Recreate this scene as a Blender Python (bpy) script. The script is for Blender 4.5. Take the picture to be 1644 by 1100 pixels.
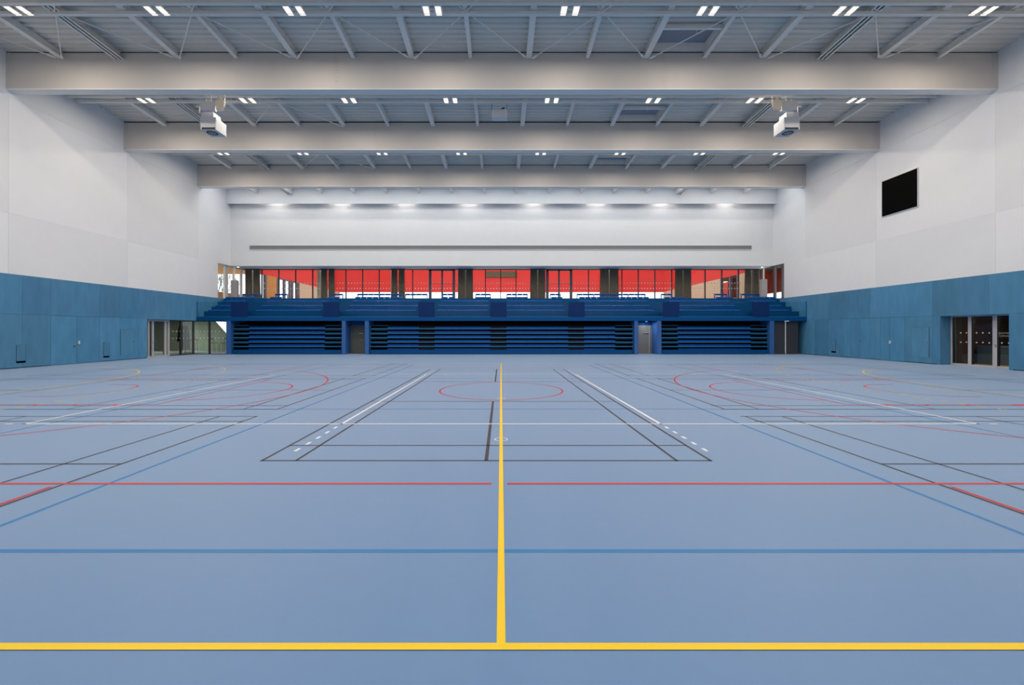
import bpy, math, random
from mathutils import Vector
random.seed(7)
C = bpy.context.scene.collection
for o in list(bpy.data.objects): bpy.data.objects.remove(o)

# ------------------------------------------------------------------ camera, world, exposure
FP, CX, CY, CH = 665.0, 804.5, 531.17, 1.755
cd = bpy.data.cameras.new('camera'); cam = bpy.data.objects.new('camera', cd); C.objects.link(cam)
cam.location = (0, 0, CH); cam.rotation_euler = (math.pi/2, 0, 0)
cd.sensor_width = 36; cd.lens = FP/1644*36; cd.sensor_fit = 'HORIZONTAL'
cd.shift_x = (822-CX)/1644; cd.shift_y = -(550-CY)/1644
cd.clip_start = .05; cd.clip_end = 300
sc = bpy.context.scene; sc.camera = cam
sc.view_settings.view_transform = 'Standard'; sc.view_settings.look = 'None'
sc.view_settings.gamma = 1; sc.view_settings.use_curve_mapping = False
sc.view_settings.exposure = 0.28
w = bpy.data.worlds.new('world'); sc.world = w; w.use_nodes = True
w.node_tree.nodes['Background'].inputs[0].default_value = (.93, .97, 1, 1)
w.node_tree.nodes['Background'].inputs[1].default_value = 1.5
LAMP_W = 130.0          # each pair of ceiling panels
LAMP_C = (1.0, .90, .78)
WASH_W = 12.0
SKY_W = 620.0          # daylight through the rooflight strip over the stand
FILL_W = 120.0  # fill light at the added front window

def P(x, y, d): return ((x-CX)*d/FP, d, CH+(CY-y)*d/FP)
def X(x, d): return (x-CX)*d/FP
def Z(y, d): return CH+(CY-y)*d/FP

# ------------------------------------------------------------------ materials
def lin(c): return tuple(((v/255)/12.92 if v/255 <= .04045 else ((v/255+.055)/1.055)**2.4) for v in c)+(1,)
def mat(name, rgb, rough=.6, metal=0, noise=0, scale=(1, 1, 1), nscale=3, spec=.5, emit=None, estr=0, bump=0):
    m = bpy.data.materials.new(name); m.use_nodes = True; nt = m.node_tree; b = nt.nodes['Principled BSDF']
    b.inputs['Base Color'].default_value = lin(rgb); b.inputs['Roughness'].default_value = rough
    b.inputs['Metallic'].default_value = metal; b.inputs['Specular IOR Level'].default_value = spec
    if noise or bump:
        tc = nt.nodes.new('ShaderNodeTexCoord'); mp = nt.nodes.new('ShaderNodeMapping'); n = nt.nodes.new('ShaderNodeTexNoise')
        mp.inputs['Scale'].default_value = scale; n.inputs['Scale'].default_value = nscale; n.inputs['Detail'].default_value = 5
        nt.links.new(tc.outputs['Object'], mp.inputs[0]); nt.links.new(mp.outputs[0], n.inputs[0])
    if noise:
        r = nt.nodes.new('ShaderNodeMapRange'); r.inputs[1].default_value = .25; r.inputs[2].default_value = .75
        r.inputs[3].default_value = 1-noise; r.inputs[4].default_value = 1+noise
        nt.links.new(n.outputs[0], r.inputs[0])
        mx = nt.nodes.new('ShaderNodeVectorMath'); mx.operation = 'SCALE'; mx.inputs[0].default_value = lin(rgb)[:3]
        nt.links.new(r.outputs[0], mx.inputs['Scale']); nt.links.new(mx.outputs[0], b.inputs['Base Color'])
    if bump:
        bp = nt.nodes.new('ShaderNodeBump'); bp.inputs['Strength'].default_value = bump; bp.inputs['Distance'].default_value = .01
        nt.links.new(n.outputs[0], bp.inputs['Height']); nt.links.new(bp.outputs[0], b.inputs['Normal'])
    if emit:
        b.inputs['Emission Color'].default_value = lin(emit); b.inputs['Emission Strength'].default_value = estr
    return m
def tone_mat(name, rgb, rough, noise, scale, nscale, spec=.3, bump=0):
    """colour of each panel comes from the face attribute 'tone' (cladding sheets stained slightly differently)"""
    m = mat(name, rgb, rough, 0, noise, scale, nscale, spec, bump=bump); nt = m.node_tree
    b = nt.nodes['Principled BSDF']; src = b.inputs['Base Color'].links[0].from_socket
    a = nt.nodes.new('ShaderNodeAttribute'); a.attribute_name = 'tone'
    mx = nt.nodes.new('ShaderNodeVectorMath'); mx.operation = 'MULTIPLY'
    nt.links.new(src, mx.inputs[0]); nt.links.new(a.outputs['Color'], mx.inputs[1]); nt.links.new(mx.outputs[0], b.inputs['Base Color'])
    return m
def glass_mat(name, tint=(.93, .97, .96), refl=1.0):
    m = bpy.data.materials.new(name); m.use_nodes = True; nt = m.node_tree; nt.nodes.clear()
    out = nt.nodes.new('ShaderNodeOutputMaterial'); t = nt.nodes.new('ShaderNodeBsdfTransparent'); g = nt.nodes.new('ShaderNodeBsdfGlossy')
    f = nt.nodes.new('ShaderNodeFresnel'); f.inputs[0].default_value = 1.5; mx = nt.nodes.new('ShaderNodeMixShader')
    mu = nt.nodes.new('ShaderNodeMath'); mu.operation = 'MULTIPLY'; mu.inputs[1].default_value = refl
    ge = nt.nodes.new('ShaderNodeNewGeometry'); fb = nt.nodes.new('ShaderNodeMath'); fb.operation = 'SUBTRACT'; fb.inputs[0].default_value = 1
    mu2 = nt.nodes.new('ShaderNodeMath'); mu2.operation = 'MULTIPLY'
    t.inputs[0].default_value = tint+(1,); g.inputs[0].default_value = (1, 1, 1, 1); g.inputs['Roughness'].default_value = .02
    nt.links.new(f.outputs[0], mu.inputs[0]); nt.links.new(ge.outputs['Backfacing'], fb.inputs[1]); nt.links.new(mu.outputs[0], mu2.inputs[0]); nt.links.new(fb.outputs[0], mu2.inputs[1])
    nt.links.new(mu2.outputs[0], mx.inputs[0]); nt.links.new(t.outputs[0], mx.inputs[1]); nt.links.new(g.outputs[0], mx.inputs[2])
    nt.links.new(mx.outputs[0], out.inputs[0]); return m
M = dict(
 floor=mat('blue_vinyl_floor', (42, 114, 175), .40, noise=.03, nscale=9, spec=1.0),
 teal=tone_mat('teal_stained_panel', (78, 133, 168), .62, .12, (.5, .7, .22), 4, .25),
 white=tone_mat('white_acoustic_panel', (233, 233, 234), .85, .012, (1, 1, 1), 2, .15),
 plaster=mat('white_plaster', (232, 232, 232), .85, noise=.012, nscale=1.5, spec=.15),
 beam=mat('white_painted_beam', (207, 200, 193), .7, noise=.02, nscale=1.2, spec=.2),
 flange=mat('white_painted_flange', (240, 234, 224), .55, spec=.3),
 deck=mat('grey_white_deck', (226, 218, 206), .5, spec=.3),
 steel=mat('pale_painted_steel', (240, 232, 222), .5, spec=.35),
 gap=mat('dark_gap', (22, 22, 24), .8),
 hatch=mat('grey_polycarbonate', (150, 154, 166), .4),
 dblue=mat('deep_blue_paint', (2, 76, 134), .55, noise=.04, nscale=2, spec=.15),
 navy=mat('navy_parapet_paint', (12, 48, 100), .55, noise=.03, nscale=2, spec=.15),
 pier=mat('mid_blue_pier_paint', (50, 100, 165), .55, noise=.02, nscale=2),
 seat=mat('bright_blue_plastic', (0, 72, 152), .4, spec=.2),
 rail=mat('teal_blue_steel', (34, 108, 152), .45, spec=.4),
 inner=mat('shaded_blue_interior', (8, 14, 34), .8),  # near-black blue stands in for the shade inside the stands
 tier=mat('blue_tier_paint', (2, 80, 132), .55, noise=.05, nscale=2, spec=.15),
 glass=glass_mat('clear_glass'), glassd=glass_mat('dark_tinted_glass', (.55, .55, .52)), balu=glass_mat('balustrade_glass', (.86, .93, .94), .4),
 red=mat('red_cladding', (226, 56, 50), .7, noise=.02, nscale=.6, spec=.2),
 beige=mat('beige_concrete', (205, 178, 152), .8, noise=.03), frame=mat('pale_metal_frame', (198, 194, 192), .4, metal=.2),
 dframe=mat('dark_metal_frame', (46, 40, 44), .5), mull=mat('grey_violet_frame', (92, 86, 96), .5),
 curtain=mat('taupe_curtain', (126, 118, 104), .9, noise=.1, nscale=6, spec=.1),
 column=mat('pale_concrete_column', (190, 184, 160), .8), wood=mat('orange_wood', (196, 132, 52), .6, noise=.1, scale=(6, 6, .6)),
 brown=mat('brown_wood', (96, 76, 52), .7, noise=.2, scale=(1, 1, 12), nscale=3), dbrown=mat('dark_brown', (52, 38, 28), .7),
 concrete=mat('greenish_concrete', (150, 158, 140), .85, noise=.10, nscale=2.5), grey=mat('warm_grey_door', (128, 126, 120), .6, noise=.05, scale=(.4, .4, 6)),
 dgrey=mat('charcoal_door', (62, 62, 66), .6, noise=.08, scale=(.4, .4, 6)), white_plastic=mat('white_plastic', (206, 206, 208), .45),
 cream=mat('lamplit_plastic', (236, 222, 200), .5), black=mat('black_matte', (3, 3, 3), .7, spec=.05), dark=mat('black_metal', (18, 18, 20), .5),
 chrome=mat('brushed_metal', (190, 190, 190), .25, metal=.9), dot=mat('white_film', (240, 240, 240), .6),
 lamp=mat('lit_led_panel', (255, 250, 240), .5, emit=(255, 232, 196), estr=1.25), spotlamp=mat('lit_downlight', (255, 250, 240), .5, emit=(255, 246, 230), estr=14),
 downl=mat('lit_blue_white_downlight', (255, 255, 255), .5, emit=(215, 230, 255), estr=3),
 grille=mat('grey_grille', (150, 150, 150), .6), mat_blue=mat('pale_blue_mat', (120, 150, 178), .8), lwood=mat('light_wood_floor', (214, 176, 110), .4),
 lobby=mat('pale_lobby_floor', (170, 190, 198), .35),
 ly=mat('yellow_line', (255, 212, 0), .42), lw=mat('white_line', (246, 246, 246), .42), lr=mat('red_line', (205, 34, 38), .42),
 lb=mat('dark_line', (52, 44, 46), .42), lbl=mat('blue_line', (34, 122, 186), .42),
)

fb_ = M['floor'].node_tree.nodes['Principled BSDF']
fb_.inputs['Sheen Weight'].default_value = 1.0; fb_.inputs['Sheen Roughness'].default_value = .44; fb_.inputs['Sheen Tint'].default_value = (.80, .90, 1, 1)
for k_ in ('ly', 'lw', 'lr', 'lb', 'lbl'):
    q_ = M[k_].node_tree.nodes['Principled BSDF']; q_.inputs['Sheen Weight'].default_value = .04; q_.inputs['Sheen Roughness'].default_value = .35; q_.inputs['Roughness'].default_value = .36; q_.inputs['Specular IOR Level'].default_value = .3
# ------------------------------------------------------------------ mesh helpers
class MB:
    def __init__(s): s.v = []; s.f = []; s.t = []; s.m = []
    def face(s, pts, tone=1.0, mi=0):
        n = len(s.v); s.v += [tuple(p) for p in pts]; s.f.append(tuple(range(n, n+len(pts)))); s.t.append(tone); s.m.append(mi); return s
    def hexa(s, p, tone=1.0, mi=0):     # 8 corners: bottom 0-3 ccw, top 4-7
        n = len(s.v); s.v += [tuple(q) for q in p]
        for f in ((0, 3, 2, 1), (4, 5, 6, 7), (0, 1, 5, 4), (1, 2, 6, 5), (2, 3, 7, 6), (3, 0, 4, 7)):
            s.f.append(tuple(n+i for i in f)); s.t.append(tone); s.m.append(mi)
        return s
    def box(s, x0, x1, y0, y1, z0, z1, tone=1.0, mi=0):
        x0, x1 = sorted((x0, x1)); y0, y1 = sorted((y0, y1)); z0, z1 = sorted((z0, z1))
        return s.hexa([(x0, y0, z0), (x1, y0, z0), (x1, y1, z0), (x0, y1, z0), (x0, y0, z1), (x1, y0, z1), (x1, y1, z1), (x0, y1, z1)], tone, mi)
    def bar(s, a, b, wx, wz, tone=1.0, mi=0):     # rectangular bar from a to b
        a = Vector(a); b = Vector(b); d = (b-a).normalized(); up = Vector((0, 0, 1))
        if abs(d.z) > .99: up = Vector((0, 1, 0))
        r = d.cross(up).normalized()*wx/2; u = r.cross(d).normalized()*wz/2
        return s.hexa([a-r-u, a+r-u, b+r-u, b-r-u, a-r+u, a+r+u, b+r+u, b-r+u], tone, mi)
    def tube(s, a, b, r, n=8, r2=None, mi=0):
        a = Vector(a); b = Vector(b); d = (b-a).normalized(); up = Vector((0, 0, 1)) if abs(d.z) < .9 else Vector((1, 0, 0))
        u = d.cross(up).normalized(); v = d.cross(u); r2 = r if r2 is None else r2; k = len(s.v)
        for i in range(n):
            c, q = math.cos(2*math.pi*i/n), math.sin(2*math.pi*i/n)
            s.v += [tuple(a+(u*c+v*q)*r), tuple(b+(u*c+v*q)*r2)]
        for i in range(n):
            j = (i+1) % n; s.f.append((k+2*i, k+2*j, k+2*j+1, k+2*i+1)); s.t.append(1.0); s.m.append(mi)
        s.f.append(tuple(k+2*i for i in range(n-1, -1, -1))); s.f.append(tuple(k+2*i+1 for i in range(n))); s.t += [1.0]*2; s.m += [mi]*2
        return s
    def build(s, name, m, parent=None, origin=None, bevel=0):
        me = bpy.data.meshes.new(name)
        if origin is None and parent is None and s.v:
            xs, ys, zs = zip(*s.v); origin = ((min(xs)+max(xs))/2, (min(ys)+max(ys))/2, min(zs))
        if origin is None: origin = tuple(parent.location) if parent and parent.type == 'EMPTY' else (0, 0, 0)
        if parent is not None:
            q = parent; acc = Vector((0, 0, 0))
            while q is not None: acc += q.location; q = q.parent
            base = acc; loc = Vector((0, 0, 0))
        else: base = Vector(origin); loc = Vector(origin)
        me.from_pydata([tuple(Vector(p)-base) for p in s.v], [], s.f)
        for mm in (m if isinstance(m, (list, tuple)) else [m]): me.materials.append(mm)
        for p, k in zip(me.polygons, s.m): p.material_index = k
        if any(isinstance(t, tuple) or t != 1.0 for t in s.t) or (m in (M['teal'], M['white'])):
            at = me.attributes.new('tone', 'FLOAT_COLOR', 'FACE')
            for k, t in enumerate(s.t): at.data[k].color = (tuple(t)+(1,)) if isinstance(t, tuple) else (t, t, t, 1)
        me.update()
        o = bpy.data.objects.new(name, me); o.location = loc; C.objects.link(o); o.parent = parent
        if bevel:
            b = o.modifiers.new('bevel', 'BEVEL'); b.width = bevel; b.segments = 2; b.limit_method = 'ANGLE'
        return o
def tag(o, label=None, cat=None, group=None, kind=None):
    if label: o['label'] = label
    if cat: o['category'] = cat
    if group: o['group'] = group
    if kind: o['kind'] = kind
    return o
def thing(name, label, cat, loc, group=None, kind=None):
    o = bpy.data.objects.new(name, None); C.objects.link(o); o.location = loc; o.empty_display_size = .2
    return tag(o, label, cat, group, kind)
def B(*a, **k): return MB().box(*a, **k)
def copy_tree(o, parent=None, off=None):
    c = o.copy(); C.objects.link(c); c.parent = parent
    for ch in o.children: copy_tree(ch, c)
    if off is not None: c.location = Vector(o.location)+Vector(off)
    return c
def oneof(n): return ['leftmost', 'second from the left', 'third from the left', 'fourth from the left', 'fourth from the right', 'third from the right', 'second from the right', 'rightmost'][n]

# ------------------------------------------------------------------ dimensions
WL, WR = -22.6, 22.68       # lower side walls
UL, UR = -22.588, 22.668        # upper side walls
TEAL, JOINT = 4.38, 2.53
BACK = 34.6; FRONT = -4.0; SOFF = 7.17
bd = [18.9, 24.8, 30.8]; bt = [14.436, 14.218, 14.06]; bb = [12.80, 12.615, 12.51]
def roof(d): return 14.436-.0316*(d-18.9)
SD = 30.7                    # front of the stand
DECK = 2.78
TIERS = [(31.5, 3.23), (32.3, 3.64), (33.0, 4.05), (33.7, 4.40)]
DOOR_L = (26.45, SD+.05); DOOR_R = (18.47, 21.43)

# ------------------------------------------------------------------ floor and court lines
fl = MB(); fl.box(-23.4, 24.3, FRONT-.3, SD+2.6, -.2, 0)
floor = tag(fl.build('floor', M['floor'], origin=(0, 0, 0)), kind='structure')
CC = 12.275
def hl(mb, x0, x1, y, wd, z): mb.face([(x0, y-wd/2, z), (x1, y-wd/2, z), (x1, y+wd/2, z), (x0, y+wd/2, z)])
def vl(mb, x, y0, y1, wd, z): mb.face([(x-wd/2, y0, z), (x+wd/2, y0, z), (x+wd/2, y1, z), (x-wd/2, y1, z)])
def arc(mb, cx, cy, r, a0, a1, wd, z, dash=None, n=None):
    a0, a1 = math.radians(a0), math.radians(a1); L = abs(a1-a0)*r
    if dash:
        s = 0
        while s < L:
            b0 = a0+(a1-a0)*s/L; b1 = a0+(a1-a0)*min(s+dash[0], L)/L; arc(mb, cx, cy, r, math.degrees(b0), math.degrees(b1), wd, z); s += sum(dash)
        return
    n = n or max(2, int(L/.12))
    for i in range(n):
        p, q = a0+(a1-a0)*i/n, a0+(a1-a0)*(i+1)/n
        pts = [(cx+(r-wd/2)*math.cos(p), cy+(r-wd/2)*math.sin(p), z), (cx+(r+wd/2)*math.cos(p), cy+(r+wd/2)*math.sin(p), z),
               (cx+(r+wd/2)*math.cos(q), cy+(r+wd/2)*math.sin(q), z), (cx+(r-wd/2)*math.cos(q), cy+(r-wd/2)*math.sin(q), z)]
        if a1 < a0: pts.reverse()
        mb.face(pts)
# blue volleyball training courts (three, running away from the camera)
mb = MB(); z = .001
for y in (CC-8.975, CC+8.975): hl(mb, -17.5, 17.5, y, .05, z)
for y in (CC-3, CC+3): hl(mb, -17.5, 17.5, y, .05, z)
for x in (-17.5, -8.55, -4.5, 4.5, 8.55, 17.5): vl(mb, x, CC-9, CC+9, .05, z)
tag(mb.build('training_court_lines', M['lbl'], floor))
# badminton courts
mb = MB(); z = .0016; wdt = .04; bx = -.2
for y in (CC-6.68, CC-5.94, CC-1.98, CC+1.98, CC+5.92, CC+6.68): hl(mb, bx-3.05, bx+3.05, y, wdt, z)
for x in (-3.03, -2.57, 2.57, 3.03): vl(mb, bx+x, CC-6.7, CC+6.7, wdt, z)
vl(mb, bx, CC-6.7, CC-1.98, .05, z); vl(mb, bx, CC+1.98, CC+6.7, .05, z)
for s in (-1, 1):
    for k in (-1, 0, 1):
        yc = CC+k*6.82
        xa, xb = (s*5.0-(.1 if s > 0 else -.0), s*18.4)
        for y in (-3.03, -2.57, 2.57, 3.03): hl(mb, min(xa, xb), max(xa, xb), yc+y, wdt, z)
        for x in (5.0, 5.76, 9.72, 13.68, 17.64, 18.4): vl(mb, s*x, yc-3.05, yc+3.05, wdt, z)
        for (p, q) in ((5.0, 9.72), (13.68, 18.4)): hl(mb, min(s*p, s*q), max(s*p, s*q), yc, wdt, z)
tag(mb.build('badminton_court_lines', M['lb'], floor))
# basketball
mb = MB(); z = .0022; wd = .05
gy = [(-14.025, -.11), (.07, 14.025)]
for a, b in gy:
    hl(mb, a, b, CC-7.525, wd, z)
    hl(mb, a, b, CC+7.525, wd, z)
arc(mb, 0, CC, 1.8, 0, 360, wd, z)
for s in (-1, 1):
    vl(mb, s*14.0, CC-7.55, CC+7.55, wd, z)
    bxx = s*12.425; A = math.degrees(math.asin(6.6/6.75))
    base = 0 if s < 0 else 180
    arc(mb, bxx, CC, 6.725, base-A, base+A, wd, z)
    xe = bxx-s*6.725*math.cos(math.radians(A))
    for t in (-1, 1): hl(mb, min(s*14, xe), max(s*14, xe), CC+t*6.6, wd, z)
    for t in (-1, 1):
        hl(mb, min(s*14, s*8.2), max(s*14, s*8.2), CC+t*2.43, wd, z)
        for q, wk in ((1.75, .4), (3.0, .1), (3.95, .1), (4.9, .1)):
            x = s*(14-q); hl(mb, x-wk/2*(1 if wk < .3 else 1.0), x+wk/2, CC+t*2.52, .13, z+.0002)
    vl(mb, s*8.2, CC-2.45, CC+2.45, wd, z)
    arc(mb, s*8.2, CC, 1.8, base-90, base+90, wd, z)
    arc(mb, bxx, CC, 1.25, base-90, base+90, wd, z)
    for t in (-1, 1): hl(mb, min(bxx, bxx+s*.375), max(bxx, bxx+s*.375), CC+t*1.25, wd, z)
    vl(mb, s*5.06, CC-9.6, CC-7.62, wd, z)
tag(mb.build('basketball_court_lines', M['lr'], floor))
# volleyball (white)
mb = MB(); z = .0028
for y in (CC-4.475, CC+4.475): hl(mb, -9, 9, y, .05, z)
for x in (-8.975, 8.975): vl(mb, x, CC-4.5, CC+4.5, .05, z)
for x in (-3.0, 3.0):
    vl(mb, x, CC-4.5, CC+4.5, .05, z)
    for k in range(5):
        for sgn in (-1, 1):
            y0 = CC+sgn*(4.7+.35*k); vl(mb, x, min(y0, y0+sgn*.15), max(y0, y0+sgn*.15), .05, z)
for s in (-1, 1):
    for t in (-1, 1): hl(mb, min(s*9.2, s*9.35), max(s*9.2, s*9.35), CC+t*4.475, .05, z)
for cy_ in (6.69, 10.7): arc(mb, 0, cy_, .1, 0, 360, .018, z, n=24)
tag(mb.build('volleyball_court_lines', M['lw'], floor))
# handball (yellow)
mb = MB(); z = .0034
for y in (CC-9.975, CC+9.975): hl(mb, -20, 20, y, .05, z)
vl(mb, -.0, CC-9.95, CC+9.95, .05, z)
for s in (-1, 1):
    vl(mb, s*20, CC-10, CC+10, .05, z); vl(mb, s*14, CC-1.5, CC+1.5, .05, z); vl(mb, s*13, CC-.5, CC+.5, .05, z)
    for t in (-1, 1):
        b0 = 0 if s < 0 else 180
        sg = t if s < 0 else -t
        arc(mb, s*20, CC+t*1.5, 6, b0, b0+sg*90, .05, z)
        arc(mb, s*20, CC+t*1.5, 9, b0, b0+sg*67, .05, z, dash=(.15*1.2, .15*1.3))
    y = CC-1.4
    while y < CC+1.5: vl(mb, s*11, y, y+.18, .05, z); y += .375
tag(mb.build('handball_court_lines', M['ly'], floor))

# ------------------------------------------------------------------ side walls
def rects_wall(side, xin, thick, rects):
    """rects: (y0,y1,z0,z1,tone) as slabs with inner face at x = xin"""
    m = MB(); x1 = xin+(-thick if side < 0 else thick)
    for (a, b, c, d, t) in rects: m.box(xin, x1, a, b, c, d, tone=t)
    return m
rnd = random.Random(3)
def teal_tone(base=1.0):
    k = base*(1+rnd.uniform(-.12, .12)); return (k*(1+rnd.uniform(-.06, .06)), k, k*(1+rnd.uniform(-.03, .03)))
def yL(x): return WL*FP/(x-CX)
def yR(x): return WR*FP/(x-CX)
G = .006
def cladding(side, ups, lows, xin):
    m = MB(); x1 = xin+(-.25 if side < 0 else .25)
    for a, b in zip(ups[:-1], ups[1:]): m.box(xin, x1, a+G/2, b-G/2, JOINT+G/2, TEAL, tone=teal_tone(.97))
    for (a, b, t) in lows: m.box(xin, x1, a+G/2, b-G/2, .04, JOINT-G/2, tone=t if t else teal_tone())
    return m
# left
upsL = [FRONT, 2, 7, 12, 16.5]+[yL(x) for x in (35.7, 81.5, 160, 192, 222, 247, 273, 317)]+[36.3]
lowx = [yL(x) for x in (35.7, 81.5)]+[yL(159.6), yL(192), yL(222), DOOR_L[0]]
lowsL = [(FRONT, 3, None), (3, 8, None), (8, 13, None), (13, 16.5, None), (16.5, lowx[0], (1.1, 1.05, 1)), (lowx[0], lowx[1], (1.05, .98, .95)),
         (lowx[2], lowx[3], None), (lowx[3], lowx[4], None), (lowx[4], lowx[5], None)]
cl = cladding(-1, upsL, lowsL, WL)
wl_lower = tag(cl.build('wall_left_lower', M['teal'], origin=(WL, 0, 0)), kind='structure')
B(WL-.3, WL-.251, FRONT, DOOR_L[0], 0, TEAL-.02).build('backing', mat('dark_teal_joint', (30, 70, 96), .8), wl_lower)
# right
upsR = [FRONT, 3, 8, 13]+sorted([yR(x) for x in (1587.5, 1540, 1497, 1459, 1397, 1364, 1330, 1300)])+[36.3]
r0, r1 = DOOR_R
lowsR = [(FRONT, 4, None), (4, 9, None), (9, 14, None), (14, r0, None), (r1, yR(1497), None), (yR(1497), yR(1460), None), (yR(1460), yR(1452.5), None)]
lowsR += [(yR(1413), yR(1397), None), (yR(1365), yR(1355), None), (yR(1355), yR(1330), None), (yR(1330), yR(1308), None), (yR(1308), SD+.9, None)]
cr = cladding(1, sorted(upsR), lowsR, WR)
wr_lower = tag(cr.build('wall_right_lower', M['teal'], origin=(WR, 0, 0)), kind='structure')
mbk = MB(); mbk.box(WR+.251, WR+.3, FRONT, r0, 0, TEAL-.02); mbk.box(WR+.251, WR+.3, r1, 33, 0, TEAL-.02); mbk.build('backing', bpy.data.materials['dark_teal_joint'], wr_lower)

# upper walls: lower band above the teal, then acoustic field, then clerestory strip beside the roof bays
WINL = (33.05, 35.9); WINR = (33.2, 35.9)
def upper(side, xin, xup, win, nm):
    T = lambda k, q=1.0: (k, k, k*q)
    bays = [FRONT, 1.0, 7.0, 13.0, 19.0, 25.05, 30.9, BACK+1.6]
    R = []
    tl = [1.0, .95, 1.0, .95, 1.0, .95, .99]
    for i, (a, b) in enumerate(zip(bays[:-1], bays[1:])):
        low = 1.0 if i % 2 else .955
        if i < 6:
            R += [(a+.003, b-.003, TEAL, SOFF, T(low)), (a+.003, b-.003, SOFF+.004, 12.53, T(tl[i]))]
        else:
            R += [(a, win[0], TEAL, SOFF, T(1)), (a, BACK+.4, SOFF, 14.5, T(.99))]
    m = rects_wall(side, xin, .3, R)
    o = tag(m.build(nm, M['white'], origin=(xin, 0, 0)), kind='structure')
    m2 = MB(); x1 = xin+(-.3 if side < 0 else .3)
    for a, b in zip(bays[:-2], bays[1:-1]):
        zb = 12.80-.0495*max(0, 0); 
        m2.hexa([(min(xup, x1), a, 12.53), (max(xup, x1), a, 12.53), (max(xup, x1), b, 12.53), (min(xup, x1), b, 12.53),
                 (min(xup, x1), a, 15.4), (max(xup, x1), a, 15.4), (max(xup, x1), b, 15.4), (min(xup, x1), b, 15.4)])
    # strip whose underside follows the underside of the beams
    tag(m2.build(nm+'_clerestory', M['plaster'], origin=(xin, 0, 12.53)), kind='structure')
    return o
upper(-1, WL, UL, WINL, 'wall_left'); upper(1, WR, UR, WINR, 'wall_right')
tag(B(UL-.5, UR+.6, FRONT-.3, FRONT, 0, 15.6).build('wall_front', M['plaster']), kind='structure')

# ------------------------------------------------------------------ back wall, vent grille, soffit, bulkhead
bw = tag(B(UL-.15, UR+.3, BACK, BACK+.3, SOFF, 14.6).build('wall_back', M['plaster'], origin=(0, BACK, SOFF)), kind='structure')
tag(B(UL-.15, UR+.3, BACK+.3, 36.6, SOFF-.03, SOFF+.2).build('ceiling_soffit', M['plaster']), kind='structure')
g = thing('ventilation_grille', 'long narrow grey ventilation grille across the white back wall', 'ventilation grille', (0, BACK, Z(400.5, BACK)))
gx0, gx1, gz0, gz1 = X(401.5, BACK), X(1206, BACK), Z(400.5, BACK), Z(394.5, BACK)
m = MB(); m.box(gx0, gx1, BACK-.02, BACK-.002, gz0, gz1); m.build('backing', mat('grille_shadow_grey', (96, 96, 98), .8), g)
m = MB(); n = 500
for i in range(n+1):
    x = gx0+(gx1-gx0)*i/n; m.box(x-.026, x+.026, BACK-.035, BACK-.02, gz0, gz1)
m.build('slats', M['grille'], g)
m = MB(); m.box(gx0-.02, gx1+.02, BACK-.05, BACK-.002, gz1, gz1+.03); m.box(gx0-.02, gx1+.02, BACK-.05, BACK-.002, gz0-.03, gz0); m.build('frame', M['steel'], g)
bk = MB(); bk.box(UL-.1, UR+.2, 34.12, 34.18, 12.231, 14.3)
tag(bk.build('wall_bulkhead', M['plaster'], origin=(0, 34.12, 12.231)), kind='structure')

# ------------------------------------------------------------------ roof deck (corrugated)
m = MB(); per = .30; y = FRONT
HX = (X(1040, 18.9)+.05, X(1131, 18.9)-.05)      # hatch column between two purlins
hatches = [(17.35, 18.75), (23.25, 24.65), (29.2, 30.6)]
def prof():
    pts = []; y = FRONT
    while y < 31.2:
        for dy, dz in ((0, .0), (.12, 0), (.15, .07), (.27, .07)): pts.append((y+dy, roof(y+dy)+.055+dz))
        y += per
    return pts
pr = prof()
def strip(x0, x1, skip=None):
    for (ya, za), (yb, zb) in zip(pr[:-1], pr[1:]):
        if skip and any(h0-.02 < (ya+yb)/2 < h1+.02 for h0, h1 in skip): continue
        m.face([(x0, ya, za), (x0, yb, zb), (x1, yb, zb), (x1, ya, za)])
strip(UL-.4, HX[0]); strip(HX[0], HX[1], hatches); strip(HX[1], UR+.5)
deck = tag(m.build('ceiling', M['deck'], origin=(0, 0, 14)), kind='structure')
m = MB(); m.box(UL-.4, UR+.5, FRONT, hatches[0][0]-.5, 15.2, 15.3); m.box(UL-.4, UR+.5, 17.0, 36, 15.0, 15.1); m.build('roof_insulation', M['gap'], deck)
k = MB(); k.box(UL-.4, UR+.5, 32.9, 34.7, 13.42, 13.6); k.box(UL-.4, UL+.4, 31.2, 32.9, 13.42, 13.6); k.box(UR-.4, UR+.5, 31.2, 32.9, 13.42, 13.6)
tag(k.build('ceiling_back_bay', M['plaster']), kind='structure')
rlw = thing('window_8', None, None, (0, 32, 13.5), kind='structure')
B(UL+.4, UR-.4, 31.25, 32.9, 13.5, 13.54).build('pane', mat('daylit_rooflight', (225, 232, 238), .3), rlw)
k = MB()
for i in range(17): k.box(UL+.4+(UR-UL-.8)*i/16-.03, UL+.4+(UR-UL-.8)*i/16+.03, 31.25, 32.9, 13.44, 13.5)
k.build('window_frame', M['steel'], rlw)
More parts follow.
